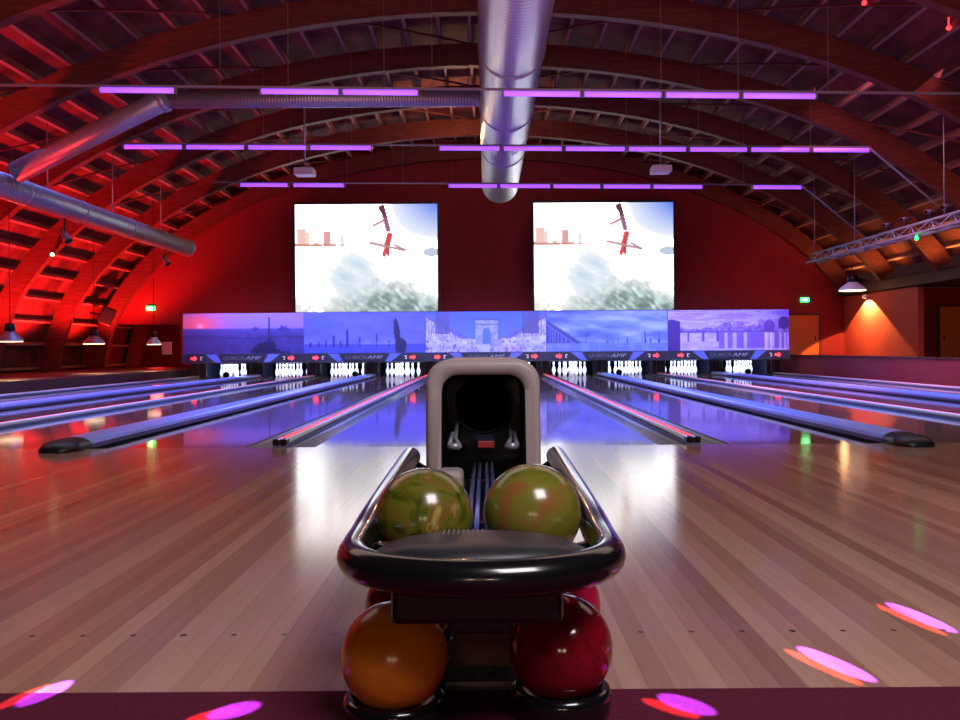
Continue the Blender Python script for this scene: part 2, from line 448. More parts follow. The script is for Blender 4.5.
bm = BM(); box(bm, -8.25, 8.25, 26.46, 26.9, -.3, -.16); struct('floor_pit', bm, M_void)

# ------------------------------------------------------------------ masking units with murals
rng = np.random.default_rng(3)
def smooth_noise(U, V, sx, sy, seed=0):
    r = np.random.default_rng(seed); g = r.random((sy+3, sx+3))
    x = U*sx; y = V*sy; i = np.floor(x).astype(int); j = np.floor(y).astype(int); fx = x-i; fy = y-j
    i = i % (sx+2); j = j % (sy+2)
    fx = fx*fx*(3-2*fx); fy = fy*fy*(3-2*fy)
    return (g[j,i]*(1-fx)+g[j,i+1]*fx)*(1-fy) + (g[j+1,i]*(1-fx)+g[j+1,i+1]*fx)*fy
def fbm(U, V, sx, sy, seed=0):
    return .5*smooth_noise(U,V,sx,sy,seed)+.3*smooth_noise(U,V,sx*2,sy*2,seed+1)+.2*smooth_noise(U,V,sx*4,sy*4,seed+2)
def mixc(a, b, t):
    t = np.clip(t, 0, 1)[..., None]; return np.asarray(a, float)*(1-t) + np.asarray(b, float)*t
def put(img, mask, c, k=1.):
    m = (np.clip(mask.astype(float), 0, 1)*k)[..., None]; return img*(1-m) + np.asarray(c, float)*m
def mural_sunset(U, V):
    sky = mixc((120,96,220), (150,110,222), V*1.2-.5)
    g = np.exp(-((U-.1)**2/.05 + (V-.72)**2/.12)); sky = mixc(sky, (236,84,120), g*1.15)
    g2 = np.exp(-((U-.14)**2/.0006 + (V-.68)**2/.004)); sky = mixc(sky, (255,150,200), g2)
    land = mixc((44,36,104), (66,58,150), fbm(U,V,24,10,5)); land = mixc(land, (84,40,110), np.exp(-U*3.)*.7)
    land = mixc(land, (84,76,190), np.clip((V-.42)*5,0,1)*.5)
    img = mixc(land, sky, (V-.60)*30)
    img = put(img, (abs(V-.40-.02*np.sin(U*9)) < .02), (40,32,96), .7)
    img = put(img, (fbm(U,V,16,8,8) + np.exp(-((U-.7)**2/.03)) - V*1.6 > .93)&(V<.28), (24,18,58), .8)
    img = put(img, abs(U-.715) < .006 + .03*np.clip(.4-V,0,1)**1.3*2, (34,24,72), (1)) if False else img
    w = np.where(V > .45, .0075, .0075 + (.45-V)*.09)
    img = put(img, (abs(U-.715) < w)&(V<.9)&~((abs(U-.715) < w-.014)&(V<.2)), (32,24,80), .92)
    bl = smooth_noise(U,V*0,60,1,11)
    img = put(img, ((abs(U-.6)<.03)|(abs(U-.84)<.05))&(V>.55)&(V<.62+.08*bl), (52,44,128), .9)
    return img
def mural_lake(U, V):
    img = mixc((70,74,216), (98,100,236), fbm(U,V,5,4,21)*1.3-.2)
    img = mixc(img, (112,116,240), np.clip(.5-V,0,1)*1.2)
    img = put(img, V < .2, (66,72,190)); img = put(img, abs(V-.2) < .018, (60,58,150), .8)
    for u, h, w in ((.12,.08,.006),(.18,.14,.008),(.245,.24,.009),(.355,.36,.01),(.46,.18,.006),(.6,.26,.007),(.3,.1,.005),(.7,.1,.005),(.05,.06,.01)):
        img = put(img, (abs(U-u) < w)&(V > .14)&(V < .2+h), (40,38,110), .9)
    img = put(img, (U>.45)&(U<.75)&(V>.2)&(V<.2+.13*smooth_noise(U,V*0,40,1,4)), (128,128,236), .5)
    tx = .775 - .035*(V-.3)
    img = put(img, (abs(U-tx) < .026*np.sqrt(np.clip(1-((V-.5)/.36)**2,0,1))), (34,36,80), .97)
    img = put(img, ((U-.80)/.05)**2 + ((V-.16)/.2)**2 < 1, (36,38,84), .95)
    return img
def mural_avenue(U, V):
    img = mixc((92,108,240), (66,84,224), V)
    # street fronts converging on the middle
    d = abs(U-.5)
    top = .28 + np.clip(d-.12,0,1)*1.9; bot = np.clip(.32-d*.7,0,1)
    wall = (V < top)&(d > .13)
    tex = smooth_noise(U,V,70,14,31)
    c = mixc((116,106,214), (190,178,248), tex*1.2-.1)
    img = np.where(wall[...,None], c, img)
    img = put(img, wall&(V>top-.09-.1*d), (66,64,140), .75)
    img = put(img, wall&((U*46)%1 < .35)&(V>.4), (86,84,180), .55)
    img = put(img, (abs(U-.14)<.06)&(V>.45)&(V<1), (76,74,132), .85); img = put(img, (abs(U-.87)<.07)&(V>.45), (70,70,124), .85)
    st = mixc((128,122,232), (190,182,252), fbm(U,V,26,9,40)*1.6-.3)
    img = np.where((V < .30+ .2*d*(1+.0*V))[...,None], st, img)
    img = put(img, (V<.3)&(smooth_noise(U,V,60,20,44)>.78), (70,50,140), .7)
    img = put(img, (U>.66)&(U<.8)&(V<.12)&(smooth_noise(U,V,30,10,49)>.5), (150,60,190), .6)
    # the arch
    a = (abs(U-.505) < .095)&(V > .18)&(V < .8)
    ac = mixc((110,116,176), (150,146,190), smooth_noise(U,V,40,20,51))
    img = np.where(a[...,None], ac, img)
    img = put(img, (abs(U-.505) < .105)&(V>.78)&(V<.84), (74,78,130)); img = put(img, a&(abs(V-.68)<.015), (84,88,140))
    op = (abs(U-.505) < .032)&(V<.5)&(V>.15) | (((U-.505)/.032)**2+((V-.5)/.1)**2 < 1)
    img = put(img, op, (74,100,226))
    img = put(img, (abs(U-.505)<.03)&(V<.2), (180,180,255), .7)
    return img
def mural_colonnade(U, V):
    img = mixc((66,82,220), (150,158,248), fbm(U+.2*V,V,4,5,61)*1.5-.4 + U*.25)
    top = .78 - U*2.0; b = (V < top)&(V > .18)&(U<.32)
    img = put(img, b, (88,92,178)); img = put(img, b&(V>top-.1), (58,62,128))
    img = put(img, b&(V<top-.14)&((np.sqrt(U)*22)%1 < .5), (44,50,120), .85)
    img = put(img, V < .2, (96,110,226)); img = put(img, (V<.2)&(smooth_noise(U,V,30,6,66)>.6), (120,132,240), .6)
    for u, h, w in ((.55,.07,.006),(.59,.1,.006),(.665,.15,.008),(.79,.13,.006),(.815,.26,.011),(.93,.24,.011),(.86,.1,.005),(.5,.05,.005)):
        img = put(img, (abs(U-u) < w*np.where(V>.3,.6,1.))&(V > .2)&(V < .22+h), (58,62,148), .9)
    img = put(img, (abs(U-.34) < .02)&(abs(V-.42) < .05), (60,64,150), .7); img = put(img, (abs(U-.325) < .004)&(V>.2)&(V<.42), (70,74,170), .8)
    return img
def mural_river(U, V):
    img = mixc((168,150,250), (124,84,232), V*1.5-.55+.4*(U-.4))
    img = mixc(img, (196,190,255), (fbm(U,V*2,4,8,71)>.55)*.35)
    water = mixc((150,124,236), (186,166,252), fbm(U,V,14,16,73)*1.4-.2)
    img = np.where((V<.46)[...,None], water, img)
    sky_ = .52 + .2*smooth_noise(U,V*0,34,1,75)*np.clip((U-.38)*8,0,1) + .06*smooth_noise(U,V*0,60,1,76)
    town = (V>.44)&(V<sky_)&(U>.08)
    img = np.where(town[...,None], mixc((84,58,150),(150,118,214),smooth_noise(U,V,70,20,77)), img)
    refl = (U>.42)&(V<.44)&(smooth_noise(U,V*0,44,1,79)>.48)&(V>.05)
    img = put(img, refl, (100,64,170), .75)
    img = put(img, (U>.1)&(U<.9)&(abs(V-.46)<.018), (84,60,160), .9)
    for u in (.165,.29,.41): img = put(img, (abs(U-u)<.007)&(V<.45)&(V>.22), (74,52,150), .9)
    img = put(img, (U<.1)&(V<.78-.3*abs(U-.03)*3), (60,36,120), .92); img = put(img, ((U-.96)/.05)**2+((V-.68)/.16)**2<1, (66,34,120), .9)
    img = put(img, ((U-.84)/.045)**2+((V-.6)/.16)**2<1, (92,52,150), .85)
    for u in (.81,.85,.93,.97): img = put(img, (abs(U-u)<.008)&(V<.44), (226,190,250), .6)
    return img
M_mural = picture_mat('mural_print')
M_house = mat('navy_housing', (30,30,58), .35)
M_fascia = mat('blue_fascia', (84,92,190), .4)
M_text = mat('silver_lettering', (150,146,172), .4)
M_text2 = mat('dim_lettering', (96,92,118), .4)
def text_bm(s, size, shear, extrude):
    cu = bpy.data.curves.new('t', 'FONT'); cu.body = s; cu.size = size; cu.shear = shear; cu.extrude = extrude; cu.resolution_u = 2
    o = bpy.data.objects.new('t', cu); COL.objects.link(o)
    dg = bpy.context.evaluated_depsgraph_get(); me = bpy.data.meshes.new_from_object(o.evaluated_get(dg))
    bm = bmesh.new(); bm.from_mesh(me); bpy.data.objects.remove(o); bpy.data.curves.remove(cu); bpy.data.meshes.remove(me)
    return bm
def text_part(name, s, size, x0, width, y, z, m, parent, shear=.25):
    bm = text_bm(s, size, shear, .004)
    xs = [v.co.x for v in bm.verts]; a, b = min(xs), max(xs)
    for v in bm.verts:
        v.co = Vector((x0 + (v.co.x-a)/(b-a)*width, y - v.co.z, z + v.co.y))
    return obj(name, bm, m, parent)
YM = 23.8
murals = [(mural_sunset, 'sunset city panorama with a thin tower'), (mural_lake, 'blue lake view with a dark leaning cypress'), (mural_avenue, 'avenue leading to a stone arch'),
          (mural_colonnade, 'blue sky above a receding colonnade'), (mural_river, 'purple river town with a low bridge')]
for i, (fn, desc) in enumerate(murals):
    c = (i-2)*2*P
    t = thing('masking_unit', f'wide pinsetter masking panel printed with a {desc}', 'masking panel', (c, YM, .42), 'masking panels above the pins')
    bm = BM(); box(bm, c-P+.004, c+P-.004, YM, YM+.06, .68, 1.78); obj('panel_board', bm, mat('mural_board', (60,60,150), .5), t)
    picture('mural', fn, 2*P-.02, 1.09, 150, 60, (c, YM-.002, 1.232), M_mural, t)
    bm = BM(); extrude_profile(bm, [(YM-.06,.68),(YM-.10,.44),(YM+.3,.42),(YM+.3,.68)], 'x', c-P+.004, c+P-.004); obj('housing', bm, M_house, t)
    def face_poly(pts, y=.0):
        b_ = BM(); A0 = []
        for lift in (0., .012):
            A0.append([b_.verts.new((c+x, YM-.10+ (z-.44)/.24*.04 - .004 - lift - y, z)) for x, z in pts])
        n = len(pts); b_.faces.new(A0[0]); b_.faces.new(A0[1][::-1])
        for k in range(n): b_.faces.new((A0[0][k], A0[0][(k+1)%n], A0[1][(k+1)%n], A0[1][k]))
        return b_
    for s in (-1, 1):
        obj('fascia', face_poly([(s*1.0,.665),(s*.72,.45),(s*.55,.45),(s*.66,.665)]), M_fascia, t)
    obj('logo_plate', face_poly([(-.70,.655),(.70,.655),(.58,.46),(-.58,.46)]), mat('logo_plate_navy', (20,20,48), .4), t)
    text_part('lettering', 'QUBICA', .13, c-.52, .56, YM-.106, .525, M_text2, t)
    text_part('lettering', 'AMF', .13, c+.07, .44, YM-.106, .525, M_text, t)
    for s in (-1, 1):
        x = s*1.31
        arrow = [(x+q*.08, .56+r*.062) for q, r in ((-1,.45),(.1,.45),(.1,1),(1,0),(.1,-1),(.1,-.45),(-1,-.45))]
        obj('arrow_lamp', face_poly(arrow), M_redled, t)
        x -= s*.20
        hook = [(x-s*q*.03, .56+r*.045) for q, r in ((1,1),(-1,1),(-1,-1),(.4,-1),(.4,-.55),(-.45,-.55),(-.45,.55),(1,.55))]
        obj('lane_mark', face_poly(hook), mat('mark_white', (200,190,180), .4, emit=(200,170,170), strength=.5), t)

# ------------------------------------------------------------------ projection screens
def surf_video(U, V):
    img = np.ones(U.shape+(3,))*np.array((255,255,255.))
    sk = np.clip((U-.62)*2.2,0,1)*np.clip((V-.62)*2.6,0,1); img = mixc(img, (96,128,240), sk*1.25 - .05)
    hz = .61
    n = fbm(U,V,18,10,91)
    n2 = smooth_noise(U+.6*V,V,26,14,93); wl = .30 - 1.1*(U-.66)**2 + .16*(n-.5) + .05*(n2-.5); d = np.clip((wl - V)*6, 0, 1)
    wav = mixc((112,134,132), (214,232,234), (.55*smooth_noise(U+.5*V,V,44,30,95)+.45*fbm(U-.4*V,V,12,12,96))*1.9-.5)
    img = mixc(img, wav, d*np.clip(.35+U*1.0,0,1))
    img = mixc(img, (190,214,232), np.exp(-((U-.40)**2/.03+(V-.34)**2/.05))*(fbm(U+V,V,9,9,98)*1.2))
    img = mixc(img, (202,208,196), np.clip(.22-V,0,1)*4*np.clip(.5-U,0,1)*2*smooth_noise(U,V,40,20,97))
    for u, w, h, c in ((.045,.03,.165,(240,190,180)),(.085,.016,.13,(246,212,200)),(.225,.024,.14,(216,150,150)),(.33,.012,.11,(242,224,214)),(.15,.02,.04,(240,196,180)),(.26,.03,.03,(236,190,180))):
        img = put(img, (abs(U-u)<w)&(V>hz)&(V<hz+h), c, .85)
    img = put(img, (U<.4)&(abs(V-hz-.012)<.016*(1-U*2.2)), (206,134,124), .8)
    # rider on the wave
    def seg(img, p, q, r, c, k=.95):
        px, pz = p; qx, qz = q; ax = (qx-px)*1.34; az = qz-pz; l2 = ax*ax+az*az
        t = np.clip((((U-px)*1.34)*ax + (V-pz)*az)/l2, 0, 1)
        dd = np.hypot((U-px)*1.34-ax*t, V-pz-az*t); return put(img, dd < r, c, k)
    img = seg(img, (.615,.975),(.635,.86),.022,(96,48,62)); img = seg(img, (.635,.86),(.655,.76),.022,(150,92,128))
    img = seg(img, (.60,.965),(.61,.94),.02,(92,58,60)); img = seg(img, (.625,.85),(.55,.80),.011,(190,110,110))
    img = seg(img, (.665,.71),(.645,.62),.028,(206,70,74)); img = seg(img, (.645,.62),(.625,.53),.02,(216,78,80)); img = seg(img, (.65,.62),(.655,.53),.014,(190,60,70))
    img = seg(img, (.53,.64),(.77,.57),.013,(196,140,150), .9); img = seg(img, (.70,.62),(.77,.575),.012,(180,130,150), .8)
    img = put(img, ((U-.96)/.06)**2+((V-.55)/.04)**2<1, (176,190,220), .8)
    return img
M_video = picture_mat('projected_video', emission=1.0)
YS = 27.6
for nm, x0, x1, lab in (('l', -5.96, -1.5, 'left hand bright video screen on the red wall showing a rider on a wave'), ('r', 1.53, 5.9, 'right hand bright video screen on the red wall showing a rider on a wave')):
    z0, z1 = 1.96, 5.33; c = (x0+x1)/2
    t = thing('projection_screen', lab, 'screen', (c, YS, z0), 'video screens')
    bm = BM(); box(bm, x0-.07, x1+.07, YS, YS+.08, z0-.07, z1+.07); box(bm, x0-.07, x1+.07, YS+.08, Y_BACK, z0+.5, z0+.6); obj('frame', bm, mat('dark_screen_frame', (26,20,30), .5), t)
    picture('picture', surf_video, x1-x0, z1-z0, 160, 120, (c, YS-.003, (z0+z1)/2), M_video, t, 3.4)

# ------------------------------------------------------------------ light rows
def roof_z(x, off=.5):
    return (B_+off)*math.sqrt(max(0, 1-(x/(A_+off))**2))
rows = [(13.2, 87.2, 98.6, [(101,178),(262,342),(343.5,421),(504,583),(584.5,664),(666,741.5),(743,818)], (-30, 990), [222,290,386,434,540,663,740,830], 'nearest and topmost'),
        (17.2, 144.3, 152.9, [(125,185),(187,247),(249,309),(311,374),(440,502),(504,564),(566,627),(629,688),(690,749),(751,811),(813,871)], (125, 871), [187,265,353,404,470,552,628,700,812], 'middle'),
        (20.5, 183.2, 189.6, [(241,290),(294,346),(449,499),(500.5,552),(553.5,602),(603.5,652),(653.5,704),(753,803)], (215, 803), [292,348,404,453,552,652,745], 'lowest and farthest')]
for y, pl, pr, tubes, ext, wires, lab in rows:
    z = Z((pl+pr)/2, y); pxl, pxr = tubes[0][0], tubes[-1][1]; tz = lambda x_: Z(pl+(pr-pl)*((x_*F/y+CX)-pxl)/(pxr-pxl), y)
    t = thing('hanging_light_row', f'{lab} row of violet fluorescent tubes hung on wires', 'light fixture', (0, y, z), 'rows of violet tubes')
    bm = BM(); extrude_profile(bm, [(X(e,y), tz(X(e,y))+dz) for e, dz in ((ext[0],.046),(ext[1],.046),(ext[1],.075),(ext[0],.075))], 'y', y-.025, y+.025); obj('batten', bm, M_batten, t)
    for a, b in tubes:
        xa, xb = X(a,y), X(b,y)
        bm = BM(); tube(bm, [(xa+.02,y,tz(xa)),(xb-.02,y,tz(xb))], .042, 12); tb = obj('tube', bm, M_tubeon, t)
        bm = BM(); box(bm, xa-.005, xa+.025, y-.04, y+.04, tz(xa)-.044, tz(xa)+.046); obj('end_cap', bm, M_batten, tb)
        bm = BM(); box(bm, xb-.025, xb+.005, y-.04, y+.04, tz(xb)-.044, tz(xb)+.046); obj('end_cap', bm, M_batten, tb)
    for w in wires:
        x = X(w, y); bm = BM(); tube(bm, [(x,y,tz(x)+.075),(x,y,(4.82 if abs(x-.42)<.5 else roof_z(x,.45)))], .0045, 6); obj('suspension_wire', bm, M_wire, t)
# slack cables from the row ends to the truss
for (a, ya), (b, yb), lab in ((((870,150),17.3),((944,213),17.9),'thin cable running down from the right end of the middle tube row'), (((803,188),20.6),((866,240),21.6),'thin cable running down from the right end of the lowest tube row')):
    bm = BM(); p = Vector((X(a[0],ya), ya, Z(a[1],ya))); q = Vector((X(b[0],yb), yb, Z(b[1],yb)))
    tube(bm, [p.lerp(q,k/8) for k in range(9)], .02, 6); tag(obj('cable', bm, M_steel, None), lab, 'cable')

# ------------------------------------------------------------------ ducts
def ribbed(name, rgb, scale, axis='Y'):
    m = mat(name, rgb, .33, metal=.6); nt, b = nodes_of(m); N = nt.nodes.new; L = nt.links.new
    tc = N('ShaderNodeTexCoord'); w = N('ShaderNodeTexWave'); w.bands_direction = axis; w.inputs['Scale'].default_value = scale
    bp = N('ShaderNodeBump'); bp.inputs['Strength'].default_value = .35; bp.inputs['Distance'].default_value = .02
    L(tc.outputs['Object'], w.inputs['Vector']); L(w.outputs['Fac'], bp.inputs['Height']); L(bp.outputs[0], b.inputs['Normal']); return m
M_spiral = ribbed('spiral_duct_steel', (172,172,186), 3.)
t = thing('ventilation_duct', 'big round silver duct running down the middle of the vault', 'duct', (.42, 16, 5.31))
bm = BM(); lathe(bm, [(.5,7.),(.5,24.4),(.0,24.4)], 48, (.42,0,5.31), 'y'); obj('pipe', bm, M_spiral, t)
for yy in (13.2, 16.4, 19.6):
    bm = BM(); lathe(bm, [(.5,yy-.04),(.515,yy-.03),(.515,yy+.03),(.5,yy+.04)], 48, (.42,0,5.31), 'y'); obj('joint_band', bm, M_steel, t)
for a0, a1 in ((-150,-108),(-72,-30)):
    bm = BM(); pts = [(.42+.513*math.cos(math.radians(a)), 5.31+.513*math.sin(math.radians(a))) for a in np.linspace(a0,a1,10)]
    pts += [(.42+.50*math.cos(math.radians(a)), 5.31+.50*math.sin(math.radians(a))) for a in np.linspace(a1,a0,10)]
    extrude_profile(bm, pts, 'y', 18.0, 18.5); obj('reflection_band', bm, M_white, t)  # white strips standing in for a bright reflection on the duct
for yy in (9.5, 14.5, 19.5, 23.5):
    for s in (-.3,.3):
        bm = BM(); tube(bm, [(.42+s,yy,5.7),(.42+s,yy,roof_z(.7,.45))], .01, 6); obj('hanger_rod', bm, M_steel, t)
t = thing('branch_duct', 'slim round duct crossing left from the big duct and sloping down at an angle', 'duct', (-3, 15.5, 5.19))
bm = BM(); tube(bm, [(-.088,15.5,5.19),(-5.7,15.5,5.19)], .15, 24); obj('cross_pipe', bm, ribbed('spiral_duct_cross', (160,160,176), 6., 'X'), t)
bm = BM(); tube(bm, [(-5.55,15.5,5.24),(-5.85,15.5,5.1),(-8.27,15.5,3.92)], .19, 24); obj('slope_pipe', bm, M_steel, t)
bm = BM(); tube(bm, [(-5.62,15.5,5.21),(-5.72,15.5,5.155)], .21, 24); obj('elbow_band', bm, M_steel, t)
t = thing('side_duct', 'long silver duct along the left haunch of the vault, lit red from below', 'duct', (-8.55, 19, 3.72))
bm = BM(); tube(bm, [(-8.55,12,3.72),(-8.55,25.3,3.72)], .23, 32); obj('pipe', bm, ribbed('spiral_duct_side', (150,150,160), 4.), t)
for yy in (16.2, 18.5, 21.0, 25.2):
    bm = BM(); tube(bm, [(-8.55,yy-.04,3.72),(-8.55,yy+.04,3.72)], .243, 32); obj('joint_band', bm, M_steel, t)
for yy in (14.2, 17.2, 20.2, 23.2):
    bm = BM(); tube(bm, [(-8.55,yy,3.9),(-8.55,yy,roof_z(-8.55,.45))], .012, 6); obj('hanger_rod', bm, M_steel, t)

# ------------------------------------------------------------------ projectors
pj = None
for px, lab in ((306,'small white ceiling projector on a pole, in front of the left hand screen'), (662,'small white ceiling projector on a pole, in front of the right hand screen')):
    y = 19.7; x = X(px,y); z = Z(171,y)
    if pj: dup(pj, (x,y,z), lab); continue
    pj = thing('projector', lab, 'projector', (x,y,z), 'ceiling projectors')
    bm = BM(); box(bm, x-.22, x+.22, y-.2, y+.2, z-.08, z+.08, .03, 3); obj('body', bm, M_white, pj)
    bm = BM(); tube(bm, [(x+.1,y+.2,z),(x+.1,y+.26,z)], .05, 14); obj('lens', bm, M_gloss, pj)
    bm = BM(); tube(bm, [(x,y,z+.08),(x,y,roof_z(x,.45))], .022, 8); obj('pole', bm, M_steel, pj)
    bm = BM(); box(bm, x-.1, x+.1, y-.1, y+.1, z+.08, z+.11); obj('bracket', bm, M_steel, pj)

# ------------------------------------------------------------------ pendant lamps
def pendant(x, y, z, lab, w=.27, on=True):
    t = thing('pendant_lamp', lab, 'pendant lamp', (x, y, z), 'pendant lamps')
    bm = BM(); lathe(bm, [(w,0),(w*.92,.05),(w*.45,.17),(w*.38,.2),(w*.36,.2),(w*.42,.165),(w*.88,.045),(w*.96,0)], 28, (x,y,z)); obj('shade', bm, M_white if not on else M_steel, t)
    bm = BM(); lathe(bm, [(0,.36),(w*.3,.36),(w*.38,.34),(w*.38,.19),(0,.19)], 20, (x,y,z)); obj('cap', bm, M_lampblack, t)
    bm = BM(); lathe(bm, [(0,-.012),(w*.9,-.012),(w*.94,.0),(w*.94,.012),(0,.012)], 28, (x,y,z)); obj('diffuser', bm, M_whitelamp, t)
    bm = BM(); tube(bm, [(x,y,z+.35),(x,y,roof_z(x,.45))], .008, 6); obj('cord', bm, M_lampblack, t)
    light('SPOT', 'pendant_light', (x,y,z-.03), (x,y,0), 90, (255,200,150), .08, spot=140, blend=.4)
pendant(X(10,17.5), 17.5, Z(338,17.5), 'black capped pendant lamp at the left edge of the picture', .25)
pendant(X(94,22.1), 22.1, Z(341,22.1), 'black capped pendant lamp with glowing rim, middle one of three on the left')
pendant(X(154,24.2), 24.2, Z(342,24.2), 'black capped pendant lamp nearest the left end of the mural panels', .2)
pendant(X(853,21.5), 21.5, Z(293,21.5), 'black capped pendant lamp above the right aisle, beside the lit wall', .33, on=False)

# ------------------------------------------------------------------ exit signs and small devices
def exit_sign(px, py, lab):
    y = Y_BACK-.03; x, z = X(px,y), Z(py,y)
    t = thing('exit_sign', lab, 'exit sign', (x,y,z), 'green exit signs')
    bm = BM(); box(bm, x-.13, x+.13, y-.04, y+.03, z-.07, z+.07, .008); obj('panel', bm, M_green, t)
    bm = BM()
    for dx, s in ((.03,1),):
        pts = [(x-.09,z+.016),(x+.0,z+.016),(x+.0,z+.05),(x+.08,z),(x+.0,z-.05),(x+.0,z-.016),(x-.09,z-.016)]
        extrude_profile(bm, pts, 'y', y-.048, y-.041)
    obj('arrow', bm, mat('sign_white_glow', (240,255,245), .4, emit=(220,255,235), strength=8.), t)
exit_sign(805, 302, 'small glowing green exit sign on the back wall above the orange door')
exit_sign(151, 306, 'small glowing green exit sign on the red wall left of the mural panels')
def spotlight(px, py, y, lab, aim=(0,-1,-.6), lit=None, hang=None, r=.09):
    x, z = X(px,y), Z(py,y); t = thing('spotlight', lab, 'spotlight', (x,y,z), 'small stage spotlights')
    d = Vector(aim).normalized()*.14; p = Vector((x,y,z))
    bm = BM(); tube(bm, [p-d, p+d*.2, p+d], [r*.7,r*.8,r], 14); obj('housing', bm, M_batten if lit is None else M_lampblack, t)
    bm = BM(); tube(bm, [p+d*1.0, p+d*1.04], r*.85, 14); obj('lens', bm, lit or M_gloss, t)
    top = hang if hang is not None else z+.3
    bm = BM(); tube(bm, [(x,y,z+.05),(x,y,top)], .02, 6); obj('bracket', bm, M_lampblack, t)
spotlight(66, 233, 17.9, 'grey spotlight hanging below the left duct near its front', (.5,-.2,-.7), hang=3.484)
spotlight(166, 258, 23.5, 'grey spotlight hanging below the far end of the left duct', (.5,-.2,-.7), hang=3.484)
spotlight(54, 251, 21.4, 'little glowing pale green lamp low on the left vault', (.3,-1,-.2), lit=mat('pale_green_glow', (220,255,220), .4, emit=(200,255,190), strength=5.), r=.055, hang=3.2)
y = 26.7; x = X(107,y); z = Z(313,y)
t = thing('loudspeaker', 'black loudspeaker fixed low on the left vault near the back wall', 'loudspeaker', (x,y,z))
bm = BM(); box(bm, x-.2, x+.2, y-.18, y+.18, z-.25, z+.25, .02); bmesh.ops.rotate(bm, verts=bm.verts[:], cent=(x,y,z), matrix=Matrix.Rotation(.45,3,'Y') @ Matrix.Rotation(.5,3,'Z')); obj('cabinet', bm, M_dark, t)
bm = BM(); tube(bm, [(x,y,z),(x-.55,y+.1,z+.1)], .03, 6); obj('bracket', bm, M_lampblack, t)
y = Y_BACK-.03; bm = BM(); x, z = X(166,y), Z(346,y)
box(bm, x-.0-.12, x+.18, y-.04, y+.03, z-.2, z+.2, .01); tag(obj('wall_box', bm, mat('pale_box', (190,150,150), .5), None), 'small pale box on the red wall just left of the mural panels', 'wall box')

# lighting truss along the right haunch
t = thing('lighting_truss', 'silver lighting truss running along the right side of the vault', 'truss', (8.6, 17, 3.35))
chords = [(8.48,2.98),(8.74,2.98),(8.61,3.2)]
for cx, cz in chords:
    bm = BM(); tube(bm, [(cx,11,cz),(cx,23.2,cz)], .03, 8); obj('chord', bm, M_steel, t)
bm = BM()
yy = 11.; k = 0
while yy < 23.1:
    a, b, c_ = chords
    for p, q in ((a,c_),(b,c_),(a,b)):
        if k % 2: p, q = q, p
        tube(bm, [(p[0],yy,p[1]),(q[0],yy+.4,q[1])], .012, 6)
    yy += .4; k += 1
obj('lattice', bm, M_steel, t)
for yy in (12.5, 16.5, 20.5, 23.):
    bm = BM(); tube(bm, [(8.61,yy,3.2),(8.61,yy,roof_z(8.6,.45))], .01, 6); obj('hanger_rod', bm, M_steel, t)
for (px, py, y, lab) in ((891,221,18.8,'tiny spotlight clamped to the truss, first from its far end'),(905,219,18.0,'tiny spotlight clamped to the truss, second from its far end'),(930,214,17.0,'tiny spotlight clamped to the truss, third from its far end'),(945,210,16.4,'tiny spotlight clamped to the truss, nearest the right edge of the picture')):
    x = 8.61; z = 3.36; spotlight(CX + x*F/y, CY-(z-H)*F/y, y, lab, (-.6,-.3,-.1), hang=3.232, r=.045)
y = 17.3; bm = BM(); sphere(bm, (8.48, y, 2.88), .04, 14, 8); tube(bm, [(8.48,y,2.9),(8.48,y,2.948)], .012, 6); tag(obj('indicator_lamp', bm, M_green, None), 'tiny green light under the lighting truss at the right', 'indicator lamp')
for x, y, z, lab in ((7.45, 14.1, 5.86, 'tiny red light on the roof at the top right corner of the picture'), (6.1, 14.1, 6.27, 'tiny red light on the roof at the top edge, right of the middle')):
    bm = BM(); sphere(bm, (x,y,z), .04, 12, 8); tube(bm, [(x,y,z),(x,y,z+.3)], .01, 6); tag(obj('indicator_lamp', bm, M_redled, None), lab, 'indicator lamp')
# sconce of the washed wall
t = thing('wall_sconce', 'small lamp at the top of the cone of light on the right wall', 'wall lamp', (11.3, 26.2, 2.22))
bm = BM(); lathe(bm, [(0,.12),(.06,.12),(.07,.1),(.07,0),(.055,0),(.055,.06),(0,.06)], 18, (11.3,26.2,2.2)); box(bm, 11.3, 11.4, 26.15, 26.25, 2.24, 2.3); obj('housing', bm, M_white, t)
bm = BM(); sphere(bm, (11.3,26.2,2.225), .035, 12, 8); obj('bulb', bm, M_whitelamp, t)

# ------------------------------------------------------------------ ball return
BX = -.012
t = thing('ball_return', 'ball return with grey arched hood, dark tube rails and padded black front', 'ball return', (BX, 2.4, 0))
# hood: arched shell
def ring(bm, prof, y): return [bm.verts.new((BX+u, y, v)) for u, v in prof]
bm = BM()
po = rrect(-.208,.208,0,.728,.075,8); 
def scale_prof(p, s, dz): return [(u*(1+s*(0.03 if v<.3 else 0)), v) for u,v in p]
def hoodprof(inset, flare=.012):
    p = rrect(-.205+inset, .205-inset, 0, .728-inset, .085-inset*.6, 8)
    return [(u*(1+flare*(.728-v)/.728*2), v) for u, v in p]
pin = rrect(-.148,.148,0,.672,.06,8); pin = [(u*(1+.05*(.67-v)/.67), v) for u,v in pin]
secs = [(pin,3.30),(pin,3.175),([(u*1.02,v*1.004 if v>.01 else v) for u,v in pin],3.157),(hoodprof(.02),3.15),(hoodprof(.006),3.158),(hoodprof(0),3.18),(hoodprof(0),3.95),(hoodprof(.03),4.03)]
rs = [ring(bm,p,y) for p,y in secs]
for a, b in zip(rs, rs[1:]):
    n = len(a)
    for k in range(n-1): 
        f = bm.faces.new((a[k],a[k+1],b[k+1],b[k])); f.smooth = True
    bm.faces.new((a[n-1],a[0],b[0],b[n-1]))
bm.faces.new(rs[-1]); hood = obj('hood', bm, M_hood, t)
